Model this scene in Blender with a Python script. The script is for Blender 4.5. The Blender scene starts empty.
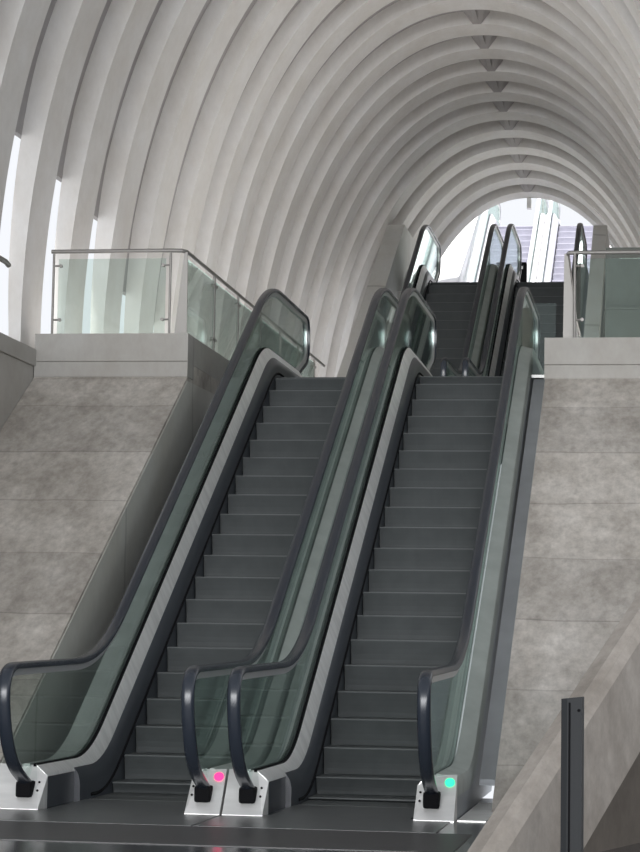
import bpy, bmesh, math, random
from mathutils import Vector
C = bpy.context.scene.collection
SC = bpy.context.scene
random.seed(4)
T30 = math.tan(math.radians(30))

# ------------------------------------------------------------------ camera
cam_d = bpy.data.cameras.new('camera'); cam = bpy.data.objects.new('camera', cam_d); C.objects.link(cam)
CAMP = Vector((2.897, -19.304, 0.873)); YAW, PIT, ROL, F = 0.1526, 0.09626, 0.0167, 2259.67
fwd = Vector((-math.sin(YAW)*math.cos(PIT), math.cos(YAW)*math.cos(PIT), math.sin(PIT)))
rgt = Vector((math.cos(YAW), math.sin(YAW), 0)); upv = rgt.cross(fwd)
r2 = rgt*math.cos(ROL)+upv*math.sin(ROL); u2 = upv*math.cos(ROL)-rgt*math.sin(ROL)
from mathutils import Matrix
M4 = Matrix(((r2.x, u2.x, -fwd.x, CAMP.x), (r2.y, u2.y, -fwd.y, CAMP.y), (r2.z, u2.z, -fwd.z, CAMP.z), (0, 0, 0, 1)))
cam.matrix_world = M4
cam_d.sensor_fit = 'HORIZONTAL'; cam_d.sensor_width = 36; cam_d.lens = F*36/640
cam_d.clip_start = 0.1; cam_d.clip_end = 400
SC.camera = cam

# ------------------------------------------------------------------ light
w = bpy.data.worlds.new('overcast'); SC.world = w; w.use_nodes = True
wb = w.node_tree.nodes['Background']; wb.inputs[0].default_value = (0.93, 0.955, 1, 1); wb.inputs[1].default_value = 1.0
sd = bpy.data.lights.new('sun', 'SUN'); sd.energy = 13; sd.angle = math.radians(12); sd.color = (1, .97, .93)
so = bpy.data.objects.new('sun', sd); C.objects.link(so); so.rotation_euler = (math.radians(38), 0, 0); so.location = (0, -10, 40)
def area(name, loc, rot, sx, sy, e, col=(1, 1, 1)):
    l = bpy.data.lights.new(name, 'AREA'); l.shape = 'RECTANGLE'; l.size = sx; l.size_y = sy; l.energy = e; l.color = col
    o = bpy.data.objects.new(name, l); C.objects.link(o); o.location = loc; o.rotation_euler = rot; return o
area('glazed_front_daylight', (0, -60, 5.4), (math.radians(90), 0, 0), 60, 12, 31000, (.98, .985, 1))
area('side_fill_left', (-3.55, 19, 4.12), (math.radians(180), 0, 0), 1.0, 26, 250, (1, .965, .96))  # unseen fill lamp added inside the vault, facing up to brighten the left ribs
area('side_fill_right', (2.75, 21, 4.12), (math.radians(180), 0, 0), 1.0, 22, 190, (1, .98, .97))  # matching unseen fill added at the foot of the right ribs
area('landing_one_fill', (-.45, 11.5, 4.3), (math.radians(140), 0, 0), 3.4, 2.0, 150, (1, .985, .97))  # added fill, hidden below the sight line, brightens the middle flight
area('landing_two_fill', (-.4, 29, 8.2), (math.radians(180), 0, 0), 3.2, 5.5, 60, (1, 1, .98))  # added fill hidden on the upper landing, lifts the far vault
SC.view_settings.view_transform = 'Standard'; SC.view_settings.look = 'None'
SC.view_settings.exposure = 0.0; SC.view_settings.gamma = 1; SC.view_settings.use_curve_mapping = False
SC.cycles.use_denoising = True
SC.cycles.max_bounces = 10; SC.cycles.diffuse_bounces = 5; SC.cycles.glossy_bounces = 5; SC.cycles.transparent_max_bounces = 24
SC.cycles.sample_clamp_indirect = 6; SC.cycles.caustics_reflective = False

# ------------------------------------------------------------------ materials
def new_mat(name):
    m = bpy.data.materials.new(name); m.use_nodes = True
    nt = m.node_tree; b = nt.nodes['Principled BSDF']; return m, nt, b
def N(nt, t, **k):
    n = nt.nodes.new(t)
    for a, v in k.items(): setattr(n, a, v)
    return n
def plain(name, col, rough=.5, metal=0, noise=0, nscale=8, bump=0, spec=.5, stretch=None):
    m, nt, b = new_mat(name)
    b.inputs['Base Color'].default_value = (*col, 1); b.inputs['Roughness'].default_value = rough
    b.inputs['Metallic'].default_value = metal; b.inputs['Specular IOR Level'].default_value = spec
    if noise or bump:
        tc = N(nt, 'ShaderNodeTexCoord'); mp = N(nt, 'ShaderNodeMapping'); nz = N(nt, 'ShaderNodeTexNoise')
        nt.links.new(tc.outputs['Object'], mp.inputs[0]); nt.links.new(mp.outputs[0], nz.inputs['Vector'])
        if stretch: mp.inputs['Scale'].default_value = stretch
        nz.inputs['Scale'].default_value = nscale; nz.inputs['Detail'].default_value = 5
        if noise:
            cr = N(nt, 'ShaderNodeValToRGB')
            cr.color_ramp.elements[0].position = .3; cr.color_ramp.elements[1].position = .7
            cr.color_ramp.elements[0].color = (*[c*(1-noise) for c in col], 1)
            cr.color_ramp.elements[1].color = (*[min(1, c*(1+noise)) for c in col], 1)
            nt.links.new(nz.outputs[0], cr.inputs[0]); nt.links.new(cr.outputs[0], b.inputs['Base Color'])
        if bump:
            bp = N(nt, 'ShaderNodeBump'); bp.inputs['Strength'].default_value = bump; bp.inputs['Distance'].default_value = .01
            nt.links.new(nz.outputs[0], bp.inputs['Height']); nt.links.new(bp.outputs[0], b.inputs['Normal'])
    return m

def concrete(name, col, band=0.9, stain=.22, bandamt=.16, axis='Y', rough=.85, fine=.45):
    """board-marked fair-faced concrete: pour bands, cloudy stains, pits"""
    m, nt, b = new_mat(name); L = nt.links.new
    tc = N(nt, 'ShaderNodeTexCoord'); sp = N(nt, 'ShaderNodeSeparateXYZ'); L(tc.outputs['Object'], sp.inputs[0])
    # pour band value per strip along the axis
    dv = N(nt, 'ShaderNodeMath', operation='DIVIDE'); L(sp.outputs[axis], dv.inputs[0]); dv.inputs[1].default_value = band
    nb = N(nt, 'ShaderNodeTexNoise'); nb.inputs['Scale'].default_value = .9
    L(tc.outputs['Object'], nb.inputs['Vector'])
    wob = N(nt, 'ShaderNodeMath', operation='MULTIPLY_ADD'); L(nb.outputs[0], wob.inputs[0]); wob.inputs[1].default_value = .12; L(dv.outputs[0], wob.inputs[2])
    fl = N(nt, 'ShaderNodeMath', operation='FLOOR'); L(wob.outputs[0], fl.inputs[0])
    wn = N(nt, 'ShaderNodeTexWhiteNoise', noise_dimensions='1D'); L(fl.outputs[0], wn.inputs['W'])
    fr = N(nt, 'ShaderNodeMath', operation='FRACT'); L(wob.outputs[0], fr.inputs[0])
    seam = N(nt, 'ShaderNodeMath', operation='LESS_THAN'); L(fr.outputs[0], seam.inputs[0]); seam.inputs[1].default_value = .02
    n1 = N(nt, 'ShaderNodeTexNoise'); n1.inputs['Scale'].default_value = 1.3; n1.inputs['Detail'].default_value = 8; n1.inputs['Roughness'].default_value = .65
    mp = N(nt, 'ShaderNodeMapping'); mp.inputs['Scale'].default_value = (1.3, .75, .75); L(tc.outputs['Object'], mp.inputs[0]); L(mp.outputs[0], n1.inputs['Vector'])
    n2 = N(nt, 'ShaderNodeTexNoise'); n2.inputs['Scale'].default_value = 9; n2.inputs['Detail'].default_value = 8; n2.inputs['Roughness'].default_value = .7
    L(mp.outputs[0], n2.inputs['Vector'])
    a = N(nt, 'ShaderNodeMath', operation='MULTIPLY_ADD'); L(wn.outputs[0], a.inputs[0]); a.inputs[1].default_value = bandamt; a.inputs[2].default_value = 1-bandamt/2
    m1 = N(nt, 'ShaderNodeMapRange'); L(n1.outputs[0], m1.inputs[0]); m1.inputs[1].default_value = .3; m1.inputs[2].default_value = .7; m1.inputs[3].default_value = 1-stain; m1.inputs[4].default_value = 1+stain*.6
    m2 = N(nt, 'ShaderNodeMapRange'); L(n2.outputs[0], m2.inputs[0]); m2.inputs[1].default_value = .3; m2.inputs[2].default_value = .7; m2.inputs[3].default_value = 1-stain*fine; m2.inputs[4].default_value = 1+stain*fine*.7
    p1 = N(nt, 'ShaderNodeMath', operation='MULTIPLY'); L(a.outputs[0], p1.inputs[0]); L(m1.outputs[0], p1.inputs[1])
    p2 = N(nt, 'ShaderNodeMath', operation='MULTIPLY'); L(p1.outputs[0], p2.inputs[0]); L(m2.outputs[0], p2.inputs[1])
    sm = N(nt, 'ShaderNodeMath', operation='MULTIPLY_ADD'); L(seam.outputs[0], sm.inputs[0]); sm.inputs[1].default_value = -.22; sm.inputs[2].default_value = 1
    p3 = N(nt, 'ShaderNodeMath', operation='MULTIPLY'); L(p2.outputs[0], p3.inputs[0]); L(sm.outputs[0], p3.inputs[1])
    # warm / cool drift
    mixc = N(nt, 'ShaderNodeMix', data_type='RGBA'); L(n1.outputs[0], mixc.inputs[0])
    mixc.inputs[6].default_value = (col[0]*1.05, col[1]*.99, col[2]*.92, 1); mixc.inputs[7].default_value = (col[0]*.98, col[1], col[2]*1.04, 1)
    vm = N(nt, 'ShaderNodeVectorMath', operation='SCALE'); L(mixc.outputs[2], vm.inputs[0]); L(p3.outputs[0], vm.inputs['Scale'])
    L(vm.outputs[0], b.inputs['Base Color']); b.inputs['Roughness'].default_value = rough
    bp = N(nt, 'ShaderNodeBump'); bp.inputs['Strength'].default_value = .25; bp.inputs['Distance'].default_value = .01
    L(n2.outputs[0], bp.inputs['Height']); L(bp.outputs[0], b.inputs['Normal'])
    return m

def glass_mat(name, tint, extra=.0):
    m = bpy.data.materials.new(name); m.use_nodes = True; nt = m.node_tree; nt.nodes.clear(); L = nt.links.new
    o = N(nt, 'ShaderNodeOutputMaterial'); t = N(nt, 'ShaderNodeBsdfTransparent'); g = N(nt, 'ShaderNodeBsdfGlossy'); mx = N(nt, 'ShaderNodeMixShader')
    ge = N(nt, 'ShaderNodeNewGeometry'); dt = N(nt, 'ShaderNodeVectorMath', operation='DOT_PRODUCT'); L(ge.outputs['Normal'], dt.inputs[0]); L(ge.outputs['Incoming'], dt.inputs[1])
    ab = N(nt, 'ShaderNodeMath', operation='ABSOLUTE'); L(dt.outputs['Value'], ab.inputs[0])
    iv = N(nt, 'ShaderNodeMath', operation='SUBTRACT'); iv.inputs[0].default_value = 1; L(ab.outputs[0], iv.inputs[1])
    pw = N(nt, 'ShaderNodeMath', operation='POWER'); L(iv.outputs[0], pw.inputs[0]); pw.inputs[1].default_value = 5
    f = N(nt, 'ShaderNodeMath', operation='MULTIPLY_ADD'); L(pw.outputs[0], f.inputs[0]); f.inputs[1].default_value = .8; f.inputs[2].default_value = .03
    t.inputs[0].default_value = (*tint, 1); g.inputs['Roughness'].default_value = .015; g.inputs[0].default_value = (.85, .95, .92, 1)
    L(f.outputs[0], mx.inputs[0]); L(t.outputs[0], mx.inputs[1]); L(g.outputs[0], mx.inputs[2]); L(mx.outputs[0], o.inputs[0])
    return m

def grooved(name, col, pitch, axis='X', rough=.45, bump=.5, metal=0, dark=.35, spec=.5):
    m, nt, b = new_mat(name); L = nt.links.new
    tc = N(nt, 'ShaderNodeTexCoord'); wv = N(nt, 'ShaderNodeTexWave', wave_type='BANDS', bands_direction=axis)
    wv.inputs['Scale'].default_value = 2*math.pi/20/pitch; L(tc.outputs['Object'], wv.inputs['Vector'])
    nz = N(nt, 'ShaderNodeTexNoise'); nz.inputs['Scale'].default_value = 6; L(tc.outputs['Object'], nz.inputs['Vector'])
    mx = N(nt, 'ShaderNodeMix', data_type='RGBA'); L(wv.outputs[1], mx.inputs[0])
    mx.inputs[6].default_value = (*[c*(1-dark) for c in col], 1); mx.inputs[7].default_value = (*[c*(1+dark*.6) for c in col], 1)
    mr = N(nt, 'ShaderNodeMapRange'); L(nz.outputs[0], mr.inputs[0]); mr.inputs[3].default_value = .8; mr.inputs[4].default_value = 1.2
    vm = N(nt, 'ShaderNodeVectorMath', operation='SCALE'); L(mx.outputs[2], vm.inputs[0]); L(mr.outputs[0], vm.inputs['Scale'])
    L(vm.outputs[0], b.inputs['Base Color']); b.inputs['Roughness'].default_value = rough; b.inputs['Metallic'].default_value = metal
    b.inputs['Specular IOR Level'].default_value = spec
    bp = N(nt, 'ShaderNodeBump'); bp.inputs['Strength'].default_value = bump; bp.inputs['Distance'].default_value = .004
    L(wv.outputs[1], bp.inputs['Height']); L(bp.outputs[0], b.inputs['Normal'])
    return m

def emis(name, col, s):
    m, nt, b = new_mat(name); b.inputs['Base Color'].default_value = (*col, 1)
    b.inputs['Emission Color'].default_value = (*col, 1); b.inputs['Emission Strength'].default_value = s; return m

MT = {}
MT['slab'] = concrete('board_marked_concrete', (.465, .443, .408), band=1.02, stain=.36, bandamt=.2, fine=.75)
MT['smooth'] = concrete('smooth_concrete', (.38, .375, .355), band=3.1, stain=.12, bandamt=.05, axis='Y')
MT['brown'] = concrete('weathered_concrete', (.31, .285, .255), band=7, stain=.4, bandamt=.05)
MT['pale_concrete'] = concrete('pale_concrete', (.66, .67, .65), band=4, stain=.08, bandamt=.04)
MT['pit'] = concrete('pit_wall_concrete', (.50, .505, .475), band=3.1, stain=.1, bandamt=.04)
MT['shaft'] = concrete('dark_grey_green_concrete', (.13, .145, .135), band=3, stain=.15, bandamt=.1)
MT['soffit'] = concrete('shade_toned_concrete', (.11, .095, .08), band=7, stain=.3, bandamt=.05)  # shade under the stair parapet is put into this dark colour
MT['rib'] = concrete('cast_rib_concrete', (.67, .665, .65), band=50, stain=.10, bandamt=0.0, rough=.75)
MT['infill'] = concrete('roof_panel_concrete', (.36, .35, .35), band=50, stain=.1, bandamt=0.0)
MT['steel'] = plain('brushed_steel', (.84, .84, .83), .36, .5, .10, 3, stretch=(1, 6, 1))
MT['steel_dull'] = plain('dull_steel', (.45, .45, .44), .42, 1, .1, 5)
MT['guide'] = plain('rail_guide', (.55, .56, .57), .38, .7)
MT['chrome'] = plain('chrome_trim', (.8, .8, .8), .14, 1)
MT['post'] = plain('rail_steel', (.27, .26, .245), .5, .5)
MT['rubber'] = plain('handrail_rubber', (.021, .027, .038), .27, 0, spec=.6)
MT['black'] = plain('black_plastic', (.006, .006, .007), .85, spec=.1)
MT['skirt'] = plain('skirt_panel', (.035, .04, .05), .35, .0, spec=.6)
MT['outer'] = plain('grey_green_deck', (.42, .46, .44), .45, .3, .1, 4)
MT['clad'] = plain('blue_grey_cladding', (.36, .39, .42), .4, .5)
MT['cover'] = plain('blue_grey_cover', (.50, .53, .56), .45, .2, .15, 1.5)
MT['step'] = grooved('ribbed_step', (.08, .088, .09), .0092, 'X', .5, .6)
MT['step_out'] = grooved('ribbed_step_overexposed', (.27, .27, .33), .0092, 'X', .45, .4)  # dark steps coloured pale: outdoor overexposure is put into the colour
MT['nose'] = plain('lit_step_nosing', (.125, .134, .136), .45)  # light catching the step nose is put into this lighter colour
MT['plate'] = grooved('landing_plate', (.17, .175, .18), .012, 'X', .3, .15, metal=.5, dark=.15)
MT['floor'] = plain('dark_polished_floor', (.045, .046, .05), .16, 0, .25, 3, spec=.7)
MT['grate'] = grooved('floor_grating', (.05, .05, .053), .02, 'Y', .4, .8)
MT['glass'] = glass_mat('green_tinted_glass', (.88, .915, .90))
MT['clear'] = glass_mat('clear_glass', (.86, .91, .89))
MT['bollard'] = plain('anthracite_metal', (.022, .024, .026), .6, 0, spec=.25)
MT['hall'] = plain('hall_ceiling', (.6, .6, .6), .8)
MT['pale_rail'] = plain('overexposed_trim', (.5, .5, .55), .4)  # outdoor handrails and skirts lightened to imitate glare
MT['white'] = plain('white_surface', (.8, .8, .82), .5)  # also imitates the overexposed decks and cladding outdoors
MT['red'] = emis('red_indicator', (1, .03, .16), 2.2)
MT['green'] = emis('green_indicator', (.03, .9, .35), 1.6)

# ------------------------------------------------------------------ helpers
def obj(name, bm, mat, parent=None, smooth=False, kind=None, label=None, cat=None, group=None):
    me = bpy.data.meshes.new(name)
    bmesh.ops.recalc_face_normals(bm, faces=bm.faces)
    bm.to_mesh(me); bm.free()
    o = bpy.data.objects.new(name, me); C.objects.link(o)
    for m in (mat if isinstance(mat, (list, tuple)) else [mat]): me.materials.append(m)
    if smooth:
        for p in me.polygons: p.use_smooth = True
        try: me.set_sharp_from_angle(angle=math.radians(40))
        except Exception: pass
    if parent: o.parent = parent
    if kind: o['kind'] = kind
    if label: o['label'] = label
    if cat: o['category'] = cat
    if group: o['group'] = group
    return o
def struct(name, bm, mat, smooth=False): return obj(name, bm, mat, smooth=smooth, kind='structure')
def thing(name, label, cat, loc=(0, 0, 0), group=None, rz=0):
    o = bpy.data.objects.new(name, None); C.objects.link(o); o.location = loc; o.rotation_euler = (0, 0, rz)
    o['label'] = label; o['category'] = cat
    if group: o['group'] = group
    return o
def box(bm, x0, x1, y0, y1, z0, z1, bev=0):
    g = bmesh.ops.create_cube(bm, size=1)
    for v in g['verts']:
        v.co = Vector(((x0+x1)/2+v.co.x*(x1-x0), (y0+y1)/2+v.co.y*(y1-y0), (z0+z1)/2+v.co.z*(z1-z0)))
    if bev:
        es = set(e for v in g['verts'] for e in v.link_edges)
        bmesh.ops.bevel(bm, geom=list(es), offset=bev, segments=2, affect='EDGES', profile=.6)
    return bm
def B(*a, bev=0):
    bm = bmesh.new(); return box(bm, *a, bev=bev)
def prism_x(bm, poly, x0, x1):
    """poly of (y,z) extruded between x0 and x1"""
    a = [bm.verts.new((x0, y, z)) for y, z in poly]; b = [bm.verts.new((x1, y, z)) for y, z in poly]
    n = len(poly); bm.faces.new(a); bm.faces.new(b[::-1])
    for i in range(n): bm.faces.new((a[i], b[i], b[(i+1) % n], a[(i+1) % n]))
    return bm
def prism_dir(bm, poly, d):
    """closed polygon of 3D points extruded by vector d"""
    a = [bm.verts.new(p) for p in poly]; b = [bm.verts.new(Vector(p)+Vector(d)) for p in poly]
    n = len(poly); bm.faces.new(a); bm.faces.new(b[::-1])
    for i in range(n): bm.faces.new((a[i], b[i], b[(i+1) % n], a[(i+1) % n]))
    return bm
def tube(bm, pts, r, seg=12):
    pts = [Vector(p) for p in pts]; rings = []
    for i, p in enumerate(pts):
        t = (pts[min(i+1, len(pts)-1)]-pts[max(i-1, 0)]).normalized()
        s = t.cross(Vector((0, 0, 1)))
        if s.length < .05: s = t.cross(Vector((0, 1, 0)))
        s.normalize(); u = s.cross(t)
        rings.append([bm.verts.new(p+r*(math.cos(2*math.pi*k/seg)*s+math.sin(2*math.pi*k/seg)*u)) for k in range(seg)])
    for a, b in zip(rings, rings[1:]):
        for k in range(seg): bm.faces.new((a[k], a[(k+1) % seg], b[(k+1) % seg], b[k]))
    bm.faces.new(rings[0]); bm.faces.new(rings[-1][::-1]); return bm
def fillet(pts, rad, seg=10):
    """polyline (y,z) with rounded corners; rad per interior point = tangent length"""
    out = [pts[0]]
    for i in range(1, len(pts)-1):
        p = Vector(pts[i]); a = Vector(pts[i-1])-p; b = Vector(pts[i+1])-p
        t = min(rad[i-1], a.length*.49, b.length*.49) if rad[i-1] > 0 else 0
        A = p+a.normalized()*t; Bp = p+b.normalized()*t
        for k in range(seg+1):
            s = k/seg; q = A*(1-s)**2+p*2*s*(1-s)+Bp*s*s; out.append((q.x, q.y))
    out.append(pts[-1]); return out
def sweep(bm, path, sec, x):
    """section (dx, r) swept along a (y,z) path; r is along the path's left-hand normal"""
    rings = []
    n = len(path)
    for i, (y, z) in enumerate(path):
        a = path[max(i-1, 0)]; b = path[min(i+1, n-1)]
        ty, tz = b[0]-a[0], b[1]-a[1]; l = math.hypot(ty, tz) or 1; ny, nz = -tz/l, ty/l
        rings.append([bm.verts.new((x+dx, y+r*ny, z+r*nz)) for dx, r in sec])
    m = len(sec)
    for a, b in zip(rings, rings[1:]):
        for k in range(m): bm.faces.new((a[k], a[(k+1) % m], b[(k+1) % m], b[k]))
    bm.faces.new(rings[0]); bm.faces.new(rings[-1][::-1]); return bm

# ------------------------------------------------------------------ vault
XC = -.32
RIBY = lambda k: 17.66+1.604*k              # far edge of every rib
# left half of the arch: a shade fuller than an ellipse, springing at z = 4.5
HALF = [(3.8*(1-math.sin(math.radians(a))**2)**(1/2.1), 4.5+7*math.sin(math.radians(a))) for a in [90-1.5*i for i in range(61)]]+[(3.8, 4.2), (3.8, 4.0)]
ARC = [(-d, z) for d, z in HALF[::-1]]+[(d, z) for d, z in HALF[1:]]     # left foot -> crown -> right foot
def flare(y):
    if y < 12.8: return 1+.0128*(12.8-y)
    if y < 24: return 1.0
    return 1-.115*min(1, (y-24)/9.7)
def arc_pts(y, off):
    """profile at y pushed outward by off(z)"""
    f = flare(y); P = [(XC+d*f, z) for d, z in ARC]; out = []
    for i, (x, z) in enumerate(P):
        a = P[max(i-1, 0)]; b = P[min(i+1, len(P)-1)]
        tx, tz = b[0]-a[0], b[1]-a[1]; l = math.hypot(tx, tz)
        o = off(z); out.append((x-tz/l*o, z+tx/l*o))
    return out
TIP = {-10: 6.9, -9: 6.9, -8: 6.7, -7: 6.55, -6: 6.3, -5: 5.7}
CUT = {-10: .05, -9: .05, -8: .05, -7: .05, -6: .046, -5: .04}
def DEPK(k):
    zt, a = TIP.get(k, 5.4), CUT.get(k, .0)
    b = .24+.012*max(0, -3-k)
    return lambda z: b if z > zt+.8 else b-a*(zt+.8-z)
DEP = lambda z: .24
def ribmesh(k):
    y1 = RIBY(k); y0 = y1-.71; bm = bmesh.new(); rings = []
    ii = arc_pts(y0, lambda z: 0); jj = arc_pts(y1, lambda z: 0); oo = arc_pts(y0, DEPK(k-1)); pp = arc_pts(y1, DEPK(k-1))
    zmin = 4.19 if y1 < 6.5 else 4.05
    for a, b, c, d in zip(ii, jj, pp, oo):
        rings.append([bm.verts.new((a[0], y0, max(a[1], zmin))), bm.verts.new((b[0], y1, max(b[1], zmin))),
                      bm.verts.new((c[0], y1, max(c[1], zmin))), bm.verts.new((d[0], y0, max(d[1], zmin)))])
    for a, b in zip(rings, rings[1:]):
        for q in range(4): bm.faces.new((a[q], a[(q+1) % 4], b[(q+1) % 4], b[q]))
    bm.faces.new(rings[0]); bm.faces.new(rings[-1][::-1])
    bmesh.ops.remove_doubles(bm, verts=bm.verts, dist=.0005)
    return bm
ORD = ['nearest the far bright opening', 'second', 'third', 'fourth', 'fifth', 'sixth', 'seventh', 'eighth', 'ninth', 'tenth', 'eleventh', 'twelfth', 'thirteenth',
       'fourteenth', 'fifteenth', 'sixteenth', 'seventeenth', 'eighteenth', 'nineteenth', 'twentieth', 'twenty-first']
KMIN, KMAX = -10, 10
for k in range(KMIN, KMAX+1):
    i = KMAX-k
    lab = 'pale concrete arch rib of the vault, the one framing the far bright opening' if i == 0 else \
          'pale concrete arch rib of the vault, %s counting from the far bright opening' % ORD[i]
    obj('vault_rib', ribmesh(k), MT['rib'], smooth=True, label=lab, cat='arch rib', group='concrete ribs of the barrel vault')
# roof panels between the ribs, ending in a point above the open side slots
bm = bmesh.new()
for k in range(KMIN, KMAX+1):
    y0 = RIBY(k-1); y1 = RIBY(k)
    DK = DEPK(k-1); A0 = arc_pts(y0, DK); A1 = arc_pts(y1, DK); B0 = arc_pts(y0, lambda z: DK(z)+.1); B1 = arc_pts(y1, lambda z: DK(z)+.1)
    rr = []
    for a, b, c, d in zip(A0, A1, B1, B0):
        if a[1] < TIP.get(k-1, 5.4)-.1: continue
        rr.append([bm.verts.new((a[0], y0, a[1])), bm.verts.new((b[0], y1, b[1])), bm.verts.new((c[0], y1, c[1])), bm.verts.new((d[0], y0, d[1]))])
    for a, b in zip(rr, rr[1:]):
        for q in range(4): bm.faces.new((a[q], a[(q+1) % 4], b[(q+1) % 4], b[q]))
    bm.faces.new(rr[0]); bm.faces.new(rr[-1][::-1])
struct('ceiling', bm, MT['infill'], smooth=True)
# keel; the wedge added in every bay imitates soft shade at the crown
keel = thing('ridge_keel', 'slim dark ridge keel with shade-imitating wedges running along the crown of the vault', 'ridge beam', (XC, RIBY(KMIN), 11.6))
bm = bmesh.new(); box(bm, -.035, .035, 0, RIBY(KMAX)-RIBY(KMIN)+.12, -.08, .25)
obj('keel_beam', bm, MT['infill'], keel)
gm = None
for k in range(-2, KMAX+1):
    ya = RIBY(k-1)+.02-RIBY(KMIN); yb = RIBY(k)-.71-RIBY(KMIN)+.001
    bm = bmesh.new()
    P = [(-.26, ya, .11), (.26, ya, .11), (.22, yb, .1), (.07, yb, -.1), (-.07, yb, -.1), (-.22, yb, .1)]
    vs = [bm.verts.new(p) for p in P]
    a, b, c, d, e, f = vs
    g1 = bm.verts.new((-.07, ya+.15, -.0)); g2 = bm.verts.new((.07, ya+.15, -.0))
    bm.faces.new((a, b, g2, g1)); bm.faces.new((g1, g2, d, e)); bm.faces.new((a, g1, e, f)); bm.faces.new((b, c, d, g2)); bm.faces.new((a, f, c, b)); bm.faces.new((f, e, d, c))
    obj('shade_wedge', bm, MT['infill'], keel)
bm = bmesh.new(); box(bm, -.05, .05, RIBY(KMAX)-RIBY(KMIN)-.1, RIBY(KMAX)-RIBY(KMIN)+.12, -.36, -.12)
obj('keel_end', bm, MT['steel_dull'], keel)

# ------------------------------------------------------------------ floors, slabs, walls
FZ = -.4; L1 = 4.05; L2 = 8.05; L3 = 12.4
ZB2 = 4.16; S2 = (ZB2+.4+6.12)/T30; S3 = 34.99               # where flights two and three begin
bm = bmesh.new()
box(bm, -9, 9, -32, -1.6, FZ-.3, FZ); box(bm, -9, -2.06, -1.6, 0, FZ-.3, FZ); box(bm, 1.36, 9, -1.6, 0, FZ-.3, FZ)
struct('floor', bm, MT['floor'])
# sloping flanks
def flank(name, x0, x1, zt):
    poly = [(-1.66+.0, FZ), (5.75, 3.87), (5.75, zt), (6.05, zt), (6.05, L1), (26, L1), (26, L1-1.0), (8, L1-1.0), (0.5, FZ-.2), (-1.66, FZ-.2)]
    return struct(name, prism_x(bmesh.new(), poly, x0, x1), MT['slab'])
flank('wall_left', -4.3, -2.5, 4.35); flank('wall_right', 1.57, 6.2, 4.28)
struct('wall_left_outer', prism_x(bmesh.new(), [(-8, FZ-.2), (26, FZ-.2), (26, 4.0), (-8, 4.0)], -5.4, -4.305), MT['smooth'])
struct('trim_1', B(-5.4, -4.27, -8, 5.9, 4.0, 4.2, bev=.01), MT['smooth'])
# pedestal caps (smooth parapet faces) and side parapets of landing one
struct('trim_2', prism_x(bmesh.new(), [(5.72, 3.88), (5.72, 4.05), (5.735, 4.056), (5.72, 4.062), (5.72, 4.38), (6.07, 4.38), (6.07, 3.88)], -4.29, -2.49), MT['smooth'])
struct('trim_3', prism_x(bmesh.new(), [(5.72, 3.84), (5.72, 4.0), (5.735, 4.006), (5.72, 4.012), (5.72, 4.31), (6.07, 4.31), (6.07, 3.84)], 1.56, 4.6), MT['smooth'])
struct('trim_4', B(-2.8, -2.495, 6.07, 17.0, L1, 4.38), MT['smooth'])
struct('trim_5', B(1.565, 1.85, 6.07, 16.0, L1, 4.31), MT['smooth'])
# vertical face of the escalator pit on the left
struct('wall_pit_left', prism_x(bmesh.new(), [(-1.6, FZ), (5.75, 3.83), (17, 4.0), (17, 2.6), (8, 2.6), (-.6, FZ-.2)], -2.5, -2.49), MT['pit'])
# landings
struct('floor_landing_one', B(-2.5, 1.57, 9.0, 15.7, L1-.3, ZB2-.005), MT['smooth'])
struct('floor_landing_two', B(-2.86, 1.76, 25.9, 33.35, L2-.3, L2), MT['smooth'])
struct('wall_landing_two', prism_x(bmesh.new(), [(24, L1), (24, 7.4), (24.3, 7.4), (24.3, L1)], 1.85, 3.7), MT['smooth'])
# sloping side parapets of flight two
for nm, x0, x1, off, zt in (('wall_parapet_left', -2.86, -2.5, -5.95, 9.62), ('wall_parapet_right', 1.5, 1.76, -4.95, 9.05)):
    yb = (L1+.4-off)/T30; yt = (zt-off)/T30
    struct(nm, prism_x(bmesh.new(), [(16.2, L1), (16.2, L1+.4), (yb, L1+.4), (yt, zt), (30.5 if x0 < 0 else 27, zt), (30.5 if x0 < 0 else 27, L2-.4), (25, L2-.4), (18.5, L1)], x0, x1), MT['pale_concrete'])
# side stair wall right of flight two
struct('wall_side_stair', prism_x(bmesh.new(), [(17.2, L1), (17.2, 4.6), (24, 8.3), (24, L1)], 1.77, 1.9), MT['smooth'])
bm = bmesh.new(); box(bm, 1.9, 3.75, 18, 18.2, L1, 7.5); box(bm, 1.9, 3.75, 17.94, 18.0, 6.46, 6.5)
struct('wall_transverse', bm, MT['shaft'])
# outer flanks of flight three in the open air
struct('wall_terrace_left', prism_x(bmesh.new(), [(32.5, L2), (32.5, 8.8), (41.3, 12.9), (52, 12.9), (52, L2)], -3.4, -2.06), MT['white'])
struct('wall_terrace_right', prism_x(bmesh.new(), [(32.5, L2), (32.5, 8.8), (41.3, 12.9), (52, 12.9), (52, L2)], 1.36, 3.4), MT['white'])
struct('floor_landing_three', B(-3.4, 3.4, 42.6, 60, L3-.3, L3), MT['white'])
# hall roof over the viewer
struct('ceiling_hall', B(-14, 14, -32, .7, 12.3, 12.7), MT['hall'])

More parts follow.
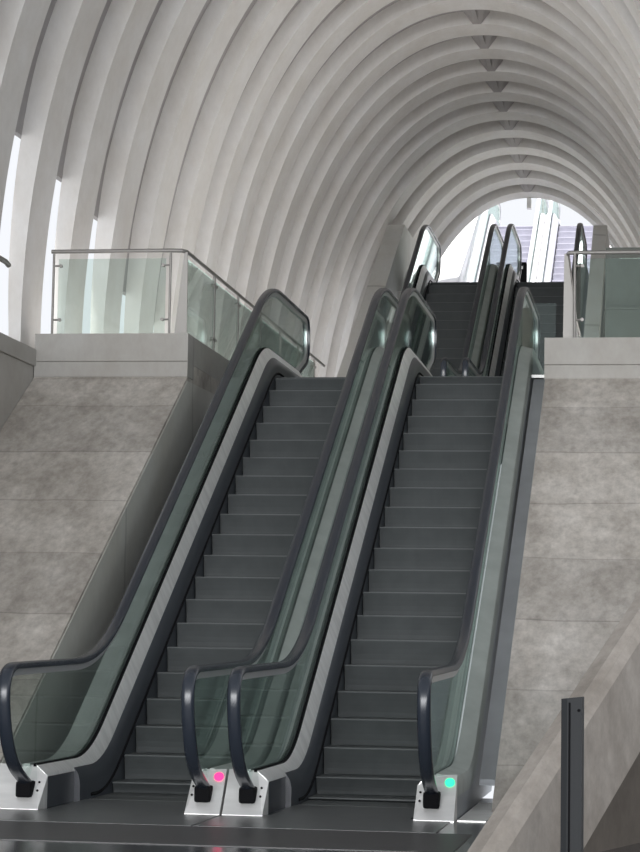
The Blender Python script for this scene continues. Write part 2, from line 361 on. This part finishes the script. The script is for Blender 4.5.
# ------------------------------------------------------------------ escalators
def blend(y, z0, off, z1, L):
    """level z0, then z = T30*y+off, then level z1, with parabolic blends of half-length L"""
    ya = (z0-off)/T30; yb = (z1-off)/T30
    if y <= ya-L: return z0
    if y < ya+L: return z0+T30*(y-ya+L)**2/(4*L)
    if y <= yb-L: return T30*y+off
    if y < yb+L: return z1-T30*(yb+L-y)**2/(4*L)
    return z1
RAILSEC = [(-.046, -.016), (-.05, 0), (-.046, .014), (-.034, .025), (-.015, .030), (.015, .030), (.034, .025), (.046, .014), (.05, 0), (.046, -.016), (.03, -.02), (-.03, -.02)]
GUIDESEC = [(-.02, -.068), (-.026, -.018), (.026, -.018), (.02, -.068)]
H0 = .4                                   # local z of everything is raised by this, so the root stands on its lower floor
def escalator(x0, ys, zb, rise, phase, label, group, outdoor=False, up0=0, up1=0, light_side=None, light_mat=None, outer=(.35, .35)):
    root = thing('escalator', label, 'escalator', (x0, ys, zb), group)
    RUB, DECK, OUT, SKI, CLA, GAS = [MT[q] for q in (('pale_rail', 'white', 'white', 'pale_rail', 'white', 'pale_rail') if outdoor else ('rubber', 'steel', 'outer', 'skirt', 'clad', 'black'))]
    zt = rise-H0                          # local frame: lower floor at z=-.4, nose line z = T30*y
    def add(name, bm, mat, smooth=False, parent=None, lab=None, group_kind=None):
        for v in bm.verts: v.co.z += H0
        o = obj(name, bm, mat, parent or root, smooth); 
        if lab: o['label'] = lab
        return o
    nose = lambda y: blend(y, -.4, 0, zt, .36)
    yI = zt/T30
    k = math.ceil((-1.6-phase)/.4)
    while True:
        y = phase+.4*k; k += 1
        if y > yI+.75: break
        z = nose(y); zl = nose(y-.4); bm = bmesh.new()
        if z-zl < .012: zl = z-.02
        # curved riser below the nosing
        h = z-zl; prof = [(y+.4, z-.03), (y+.4, z), (y+.03, z), (y+.006, z-.003), (y, z-.012)]
        for s in (.14, .32, .55, .78, 1.0): prof.append((y+.045*math.sin(s*1.57), z-.012-(h-.012)*s))
        prof.append((y+.06, zl-.004))
        prism_x(bm, prof, .006, 1.039)
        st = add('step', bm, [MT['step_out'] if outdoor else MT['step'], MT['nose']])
        for p in st.data.polygons:
            c = p.center
            if abs(c.z-H0-z) < .014 and c.y < y+.032 and abs(p.normal.x) < .5 and not outdoor: p.material_index = 1
    # paths
    zr0 = -.4+1.09+up0; zr1 = zt+1.13+up1; RO = .93+up0*.6
    yE0 = (zr0-RO)/T30; yE1 = (zr1-RO)/T30; yT = yI+3.3
    rail = fillet([(-2.36, -.30), (-3.12, .0), (-3.33, zr0-.02), (yE0, zr0+.02), (yE1, zr1), (yT, zr1), (yT+.05, zr1-.55), (yT-.95, zt+.24)],
                  [.45, .34, .85, .75, .2, .30], 12)
    gl = []
    for i, (y, z) in enumerate(rail):
        a = rail[max(i-1, 0)]; b = rail[min(i+1, len(rail)-1)]; ty, tz = b[0]-a[0], b[1]-a[1]; l = math.hypot(ty, tz) or 1
        gl.append((y+.035*tz/l, z-.035*ty/l))
    def cross(y):
        zs = []
        for (a, b) in zip(gl, gl[1:]):
            if (a[0]-y)*(b[0]-y) <= 0 and a[0] != b[0]:
                zs.append(a[1]+(b[1]-a[1])*(y-a[0])/(b[0]-a[0]))
        return zs
    ggas = lambda y: blend(y, -.08, .41, zt+.33, .45)
    ginn = lambda y: blend(y, -.135, .26, zt+.22, .40)
    y0d, y1d = -2.45, yI+2.5
    n = int((y1d-y0d)/.12)
    dys = [y0d+(y1d-y0d)*i/n for i in range(n+1)]
    ymin = min(p[0] for p in gl); ymax = max(p[0] for p in gl)
    def panel(ya, yb):
        bm = bmesh.new(); m = max(2, int((yb-ya)/.05)); rr = []
        for i in range(m+1):
            y = ya+(yb-ya)*i/m; y = min(max(y, ymin+.004), ymax-.004)
            zs = cross(y)
            if not zs: continue
            top = max(zs)
            bot = min(zs) if (len(zs) > 1 and (y < -2.3 or y > yT-.95)) else ggas(y)-.03
            if y < -2.3 and bot > top-.01: bot = top-.01
            rr.append((y, top, bot))
        R = []
        for y, t, b in rr: R.append([bm.verts.new((-.006, y, b)), bm.verts.new((-.006, y, t)), bm.verts.new((.006, y, t)), bm.verts.new((.006, y, b))])
        for a, b in zip(R, R[1:]):
            for q in range(4): bm.faces.new((a[q], a[(q+1) % 4], b[(q+1) % 4], b[q]))
        return bm
    for side in (-1, 1):
        xs = 0 if side < 0 else 1.04
        X = lambda d: xs+side*d            # d = distance outward from the step edge
        o = outer[0] if side < 0 else outer[1]
        def strip(pts_fn, yl=dys):
            bm = bmesh.new(); R = []
            for y in yl: R.append([bm.verts.new((X(d), y, z)) for d, z in pts_fn(y)])
            m = len(R[0])
            for a, b in zip(R, R[1:]):
                for q in range(m): bm.faces.new((a[q], a[(q+1) % m], b[(q+1) % m], b[q]))
            bm.faces.new(R[0]); bm.faces.new(R[-1][::-1]); return bm
        xr = X(.165)
        bm = sweep(bmesh.new(), rail, RAILSEC, xr)
        add('handrail', bm, RUB, True)
        bm = sweep(bmesh.new(), rail[1:], GUIDESEC, xr)
        add('handrail_guide', bm, MT['guide'], True, lab='bright steel guide under the black handrail')
        # glass
        js = [ymin, -1.35, -.1]
        while js[-1]+1.9 < yT-1.4: js.append(js[-1]+1.25)
        js += [yT-1.3, ymax]
        for a, b in zip(js, js[1:]):
            bm = panel(a+.002, b-.002)
            for v in bm.verts: v.co.x += xr
            add('glass_panel', bm, MT['clear'] if outdoor else MT['glass'])
        add('inner_deck', strip(lambda y: [(.058, ginn(y)), (.125, ggas(y)), (.125, ggas(y)-.05), (.05, ginn(y)-.03)]), DECK, True, lab='brushed steel inner deck')
        add('glass_gasket', strip(lambda y: [(.125, ggas(y)+.004), (.152, ggas(y)+.012), (.152, ggas(y)-.05), (.125, ggas(y)-.05)]), GAS, True)
        add('outer_deck', strip(lambda y: [(.178, ggas(y)+.012), (.20, ggas(y)+.012), (o-.03, ggas(y)-.02), (o-.01, ggas(y)-.06), (o-.01, ggas(y)-.16), (.178, ggas(y)-.16)]), OUT, True)
        yk = [y for y in dys]
        add('skirt_panel', strip(lambda y: [(.003, ginn(y)-.12), (.02, ginn(y)-.05), (.057, ginn(y)-.002), (.057, nose(y)-.32), (.003, nose(y)-.32)], [y for y in yk if y > -1.65]), SKI, True)
        add('skirt_brush', strip(lambda y: [(-.012, nose(y)+.03), (.003, nose(y)+.045), (.003, nose(y)+.015)], [y for y in yk if -1.3 < y < yI+.6]), MT['black'], True)
        # cladding under the outer deck and the low kicker beside the comb
        add('cladding', strip(lambda y: [(o-.03, ggas(y)-.1), (o-.012, ggas(y)-.1), (o-.012, max(-.4, T30*y-1.0) if y < yI else zt-.6), (o-.03, max(-.4, T30*y-1.0) if y < yI else zt-.6)]), CLA)
        add('kicker', strip(lambda y: [(.05, -.4), (.05, ginn(y)-.03), (.07, ginn(y)-.03), (.07, -.4)], [-2.45+.1*i for i in range(14)]), SKI)
        # sloping foot plate
        fo = o-.004
        bm = bmesh.new()
        P = [(.04, -2.44, -.155), (.125, -2.44, -.078), (fo, -2.44, -.072), (fo, -2.70, -.392), (.04, -2.70, -.392)]
        top = [bm.verts.new((X(a), b, c)) for a, b, c in P]
        lo = [bm.verts.new((X(a), b, -.4)) for a, b, c in P]
        bm.faces.new(top); bm.faces.new(lo[::-1])
        for i in range(5): bm.faces.new((top[i], top[(i+1) % 5], lo[(i+1) % 5], lo[i]))
        fp = add('foot_plate', bm, MT['steel'], lab='sloping brushed steel foot plate')
        bm = bmesh.new()
        for q in range(2):
            zc = -.2-.06*q; yc = -2.545-.049*q
            g = bmesh.ops.create_cone(bm, cap_ends=True, radius1=.009, radius2=.009, depth=.006, segments=12)
            for v in g['verts']: v.co = Vector((X(.074)+v.co.x, yc-.004-.003*q-v.co.z*.77+v.co.y*.63, zc+v.co.z*.63+v.co.y*.77))
        add('screw', bm, MT['black'], parent=fp)
        bm = B(X(.105) if side > 0 else X(.225), X(.225) if side > 0 else X(.105), -2.68, -2.40, -.31, -.19, bev=.02)
        add('handrail_inlet', bm, MT['black'], lab='black brush box where the handrail dives in')
        if light_side == side:
            bm = bmesh.new()
            g = bmesh.ops.create_cone(bm, cap_ends=True, radius1=.036, radius2=.036, depth=.014, segments=24)
            s45 = math.radians(50)
            for v in g['verts']:
                v.co = Vector((X(fo-.05)+v.co.x, -2.49+v.co.y*math.cos(s45)-v.co.z*math.sin(s45), -.128+v.co.y*math.sin(s45)+v.co.z*math.cos(s45)))
            add('indicator_light', bm, light_mat, parent=fp, lab='glowing round direction light')
    # landing plates and combs
    add('comb_plate', B(.003, 1.042, -2.6, -1.45, -.42, -.395), MT['plate'])
    add('landing_plate', B(-.34, 1.35, -3.75, -2.6, -.42, -.395), MT['plate'])
    bm = bmesh.new()
    for i in range(41): box(bm, .02+i*.025, .03+i*.025, -1.5, -1.36, -.41, -.397)
    add('comb', bm, MT['guide'])
    add('upper_landing_plate', B(.003, 1.042, yI+.55, yI+2.6, zt-.03, zt+.004), MT['steel_dull'])
    # truss body below the steps
    bm = prism_x(bmesh.new(), [(-1.0, -.62), (.2, -.62), (yI, zt-.9), (yI+2, zt-.9), (yI+2, zt-.5), (yI+.2, zt-.5), (-.2, -.5), (-1, -.5)], .02, .99)
    add('truss', bm, MT['black'])
    return root
g1 = 'lower flight of dark stepped escalators'; g2 = 'middle flight of dark stepped escalators'; g3 = 'far outdoor flight of pale escalators'
escalator(-1.707, 0, FZ, L1-FZ+.03, .232, 'left escalator of the lower flight, beside the left concrete slope, black handrails and green glass', g1, light_side=1, light_mat=MT['red'], outer=(.42, .310))
escalator(0, 0, FZ, L1-FZ+.03, 0, 'right escalator of the lower flight, glowing green light at its foot', g1, light_side=1, light_mat=MT['green'], outer=(.346, .34))
escalator(-1.707, S2, ZB2, L2-ZB2, .2, 'left escalator of the middle flight, climbing behind the lower one towards the bright opening', g2, up0=.08, up1=.13, outer=(.42, .310))
escalator(0, S2, ZB2, L2-ZB2, .05, 'right escalator of the middle flight, partly hidden by the handrail of the lower right escalator', g2, up0=.08, up1=.13, outer=(.346, .34))
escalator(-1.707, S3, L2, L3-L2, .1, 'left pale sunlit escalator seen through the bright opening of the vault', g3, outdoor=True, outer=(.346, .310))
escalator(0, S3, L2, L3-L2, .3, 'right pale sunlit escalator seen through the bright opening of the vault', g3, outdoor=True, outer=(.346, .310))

# fillers between the lower escalators and the slopes
f = lambda y, d: max(FZ+.003, T30*y+d)
bm = bmesh.new()
ys = [-.6+.4*i for i in range(20)]
for y0, y1 in zip(ys, ys[1:]):
    z0, z1 = min(f(y0, .14), 3.98), min(f(y1, .14), 3.98)
    prism_x(bm, [(y0, z0-.05), (y0, z0), (y1, z1), (y1, z1-.05)], 1.392, 1.565)
obj('side_cover', bm, MT['cover'], label='blue grey metal cover strip between the right escalator and the right concrete slope', cat='cover strip')
bm = bmesh.new()
for y0, y1 in zip(ys, ys[1:]):
    z0, z1 = min(f(y0, -.75), 3.4), min(f(y1, -.75), 3.4)
    prism_x(bm, [(y0, z0-.05), (y0, z0), (y1, z1), (y1, z1-.05)], -2.488, -2.13)
obj('side_cover', bm, MT['clad'], label='dark metal cover strip between the left escalator and the left pit wall', cat='cover strip')
obj('floor_plate', B(1.392, 1.60, -2.6, -.62, FZ, FZ+.006), MT['steel'], label='bright steel plate on the floor beside the green lit escalator foot', cat='floor plate')
obj('floor_grating', B(-2.9, 1.6, -5.2, -3.78, FZ, FZ+.005), MT['grate'], label='dark ribbed floor grating in front of the lower escalators', cat='floor grating')

# ------------------------------------------------------------------ glass railings on the pedestals
def blade(x0b, x1b, x0t, x1t, y, z0, z1, t=.012):
    bm = bmesh.new()
    prism_dir(bm, [(x0b, y-t/2, z0), (x1b, y-t/2, z0), (x1t, y-t/2, z1), (x0t, y-t/2, z1)], (0, t, 0)); return bm
def clamp(x, y, z, s):
    bm = bmesh.new(); tube(bm, [(x, y, z), (x+s*.07, y, z)], .011, 8); tube(bm, [(x+s*.085, y-.02, z), (x+s*.085, y+.02, z)], .02, 12); return bm
def clamp_y(x, y, z):
    bm = bmesh.new(); tube(bm, [(x, y-.07, z), (x, y+.07, z)], .012, 8); tube(bm, [(x-.02, y-.085, z), (x+.02, y-.085, z)], .02, 12); tube(bm, [(x-.02, y+.085, z), (x+.02, y+.085, z)], .02, 12); return bm
zc = 4.38
R = thing('glass_railing', 'steel and glass railing standing on the left concrete pedestal', 'railing', (-3.3, 5.86, zc), 'glass railings on the pedestals')
def addr(name, bm, mat, root, smooth=False, parent=None):
    lx, ly, lz = root.location
    for v in bm.verts: v.co -= Vector((lx, ly, lz))
    return obj(name, bm, mat, parent or root, smooth)
addr('handrail', tube(bmesh.new(), [(-4.16, 5.86, 5.36), (-2.72, 5.86, 5.36), (-2.62, 5.88, 5.36), (-2.58, 5.96, 5.36), (-2.58, 16.6, 5.36)], .024), MT['post'], R, True)
for px in (-4.13, -2.745):
    p = addr('post', tube(bmesh.new(), [(px, 5.86, zc), (px, 5.86, 5.35)], .015), MT['post'], R, True)
    for z in (4.56, 5.19):
        addr('clamp', clamp(px, 5.86, z, 1 if px < -4 else -1), MT['post'], R, True, p)
addr('glass_panel', B(-4.07, -2.80, 5.853, 5.867, zc+.01, 5.27), MT['clear'], R)
addr('corner_post', blade(-2.70, -2.55, -2.60, -2.56, 5.93, zc, 5.35, .02), MT['post'], R)
pys = [7.6, 9.15, 10.8, 12.4, 14.0, 15.6]
prev = 5.98
for y in pys:
    p = addr('post', tube(bmesh.new(), [(-2.58, y, zc), (-2.58, y, 5.35)], .018), MT['post'], R, True)
    for z in (4.56, 5.22): addr('clamp', clamp_y(-2.58, y, z), MT['post'], R, True, p)
    addr('glass_panel', B(-2.587, -2.573, prev+.04, y-.04, zc+.02, 5.28), MT['clear'], R); prev = y
zc = 4.31
R = thing('glass_railing', 'steel and glass railing standing on the right concrete pedestal', 'railing', (3, 5.86, zc), 'glass railings on the pedestals')
addr('handrail', tube(bmesh.new(), [(4.4, 5.86, 5.29), (1.92, 5.86, 5.29), (1.82, 5.88, 5.29), (1.80, 5.96, 5.28), (1.69, 11.0, 5.28), (1.69, 15.5, 5.28)], .024), MT['post'], R, True)
addr('corner_post', blade(1.755, 1.93, 1.765, 1.80, 5.93, zc, 5.29, .02), MT['post'], R)
p = addr('post', tube(bmesh.new(), [(1.885, 5.86, zc), (1.885, 5.86, 5.28)], .015), MT['post'], R, True)
for z in (4.53, 5.14): addr('clamp', clamp(1.885, 5.86, z, 1), MT['post'], R, True, p)
addr('glass_panel', B(1.95, 3.55, 5.853, 5.867, zc+.01, 5.22), MT['clear'], R)
prev = 5.98
for y in (7.6, 9.2, 10.8, 12.4, 14.0):
    xx = 1.80-.11*min(1, (y-5.96)/5.04)
    p = addr('post', tube(bmesh.new(), [(xx, y, zc), (xx, y, 5.27)], .018), MT['post'], R, True)
    for z in (4.53, 5.14): addr('clamp', clamp_y(xx, y, z), MT['post'], R, True, p)
    addr('glass_panel', B(xx-.007, xx+.007, prev+.04, y-.04, zc+.02, 5.2), MT['clear'], R); prev = y
# small screen closing the gap by the right escalator's top
R = thing('glass_screen', 'small clear glass screen beside the top of the lower right escalator', 'glass screen', (1.6, 6.6, 3.98))
addr('pane', B(1.38, 1.64, 6.6, 6.612, 4.0, 4.83), MT['glass'], R)
addr('base_rail', B(1.36, 1.66, 6.585, 6.627, 3.965, 4.0), MT['steel_dull'], R)
# wall rail at the left edge
R = thing('wall_handrail', 'end of a steel tube handrail at the left edge of the vault', 'handrail', (-4.4, 3, 4.2))
addr('tube', tube(bmesh.new(), [(-4.28, 4.55, 4.98), (-4.28, 4.45, 5.0), (-4.28, -3, 5.02)], .03), MT['post'], R, True)
for y in (3.2, .5, -2.2): addr('bracket', tube(bmesh.new(), [(-4.28, y, 4.98), (-4.32, y, 4.19)], .014), MT['post'], R, True)

# ------------------------------------------------------------------ foreground stair parapet and post
A = math.radians(17); hd = Vector((math.sin(A), math.cos(A), 0)); nn = Vector((math.cos(A), -math.sin(A), 0))
P1 = Vector((1.843, -7.0, -.226)); e1 = Vector((2.729, -4.104, 1.261)); d = (e1-P1).normalized()
P0 = P1-d*(.174/d.z)-Vector((0, 0, 0)); Pe = P1+d*6.0
def para(o0, o1, poly):
    """poly: list of (offset along nn, drop in z) swept along d from P0 to Pe"""
    bm = bmesh.new(); prism_dir(bm, [P0+nn*a+Vector((0, 0, b)) for a, b in poly], Pe-P0); return bm
Q0 = P0
bm = para(0, 0, [(0, 0), (.10, .035), (.16, .02), (.2, -.03), (.215, -.70), (-.1, -.70)])
# cut everything under the floor away
bmesh.ops.bisect_plane(bm, geom=bm.verts[:]+bm.edges[:]+bm.faces[:], plane_co=(0, 0, FZ), plane_no=(0, 0, -1), clear_outer=True)
bmesh.ops.holes_fill(bm, edges=[e for e in bm.edges if e.is_boundary])
obj('stair_parapet', bm, MT['brown'], label='sloping concrete stair parapet crossing the lower right corner', cat='parapet')
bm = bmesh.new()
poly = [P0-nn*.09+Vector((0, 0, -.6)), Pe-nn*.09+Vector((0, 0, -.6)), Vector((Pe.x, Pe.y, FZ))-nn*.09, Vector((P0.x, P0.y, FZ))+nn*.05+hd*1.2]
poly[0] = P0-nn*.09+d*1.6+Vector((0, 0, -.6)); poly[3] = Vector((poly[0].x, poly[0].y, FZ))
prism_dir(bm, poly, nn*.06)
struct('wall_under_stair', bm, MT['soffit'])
pc = Vector((2.415, -7.25, 0))
R = thing('metal_post', 'dark grey rectangular metal post in front of the concrete stair parapet', 'post', (pc.x, pc.y, FZ), rz=-.12)
bm = bmesh.new(); prism_dir(bm, [(-.056, -.03, 0), (-.022, -.045, 0), (.056, -.045, 0), (.056, .03, 0), (-.056, .03, 0)], (0, 0, 1.0))
for v in bm.verts:
    if v.co.z > .5: v.co.z = 1.015+.12*v.co.x
obj('body', bm, MT['bollard'], R)
obj('slot_profile', B(-.014, -.004, -.0495, -.0455, .02, .99), MT['black'], R)
bm = bmesh.new(); bmesh.ops.create_cone(bm, cap_ends=True, radius1=.008, radius2=.008, depth=.012, segments=12, matrix=Matrix.Translation((.04, -.046, .95)) @ Matrix.Rotation(math.pi/2, 4, 'X'))
obj('bolt', bm, MT['black'], R)

# ------------------------------------------------------------------ outdoors beyond the opening
def pole(x, y, z0, z1, lab):
    R = thing('flood_pole', lab, 'pole', (x, y, z0), 'poles above the far escalators')
    obj('shaft', tube(bmesh.new(), [(0, 0, 0), (0, 0, z1-z0)], .035), MT['steel_dull'], R, True)
    obj('base_flange', B(-.09, .09, -.09, .09, 0, .03), MT['steel_dull'], R)
pole(-2.05, 47, L3, 14.6, 'thin grey pole left of the far left escalator top')
pole(-.28, 47, L3, 14.6, 'thin grey pole above the right far escalator')
pole(-.72, 47, L3, 14.6, 'thin grey pole between the two far escalators')

R = thing('newel_stand_in', 'small dark box with a pale slot, standing in for the newel loop in the bright opening', 'newel loop', (-.33, 30.4, L2))  # added dark box in place of the shaded handrail loop at the newel
obj('body', B(-.2, .17, -.12, .12, 0, 1.33, bev=.03), MT['black'], R)
obj('loop_gap', B(-.1, .09, -.135, -.118, 1.17, 1.23), MT['white'], R)
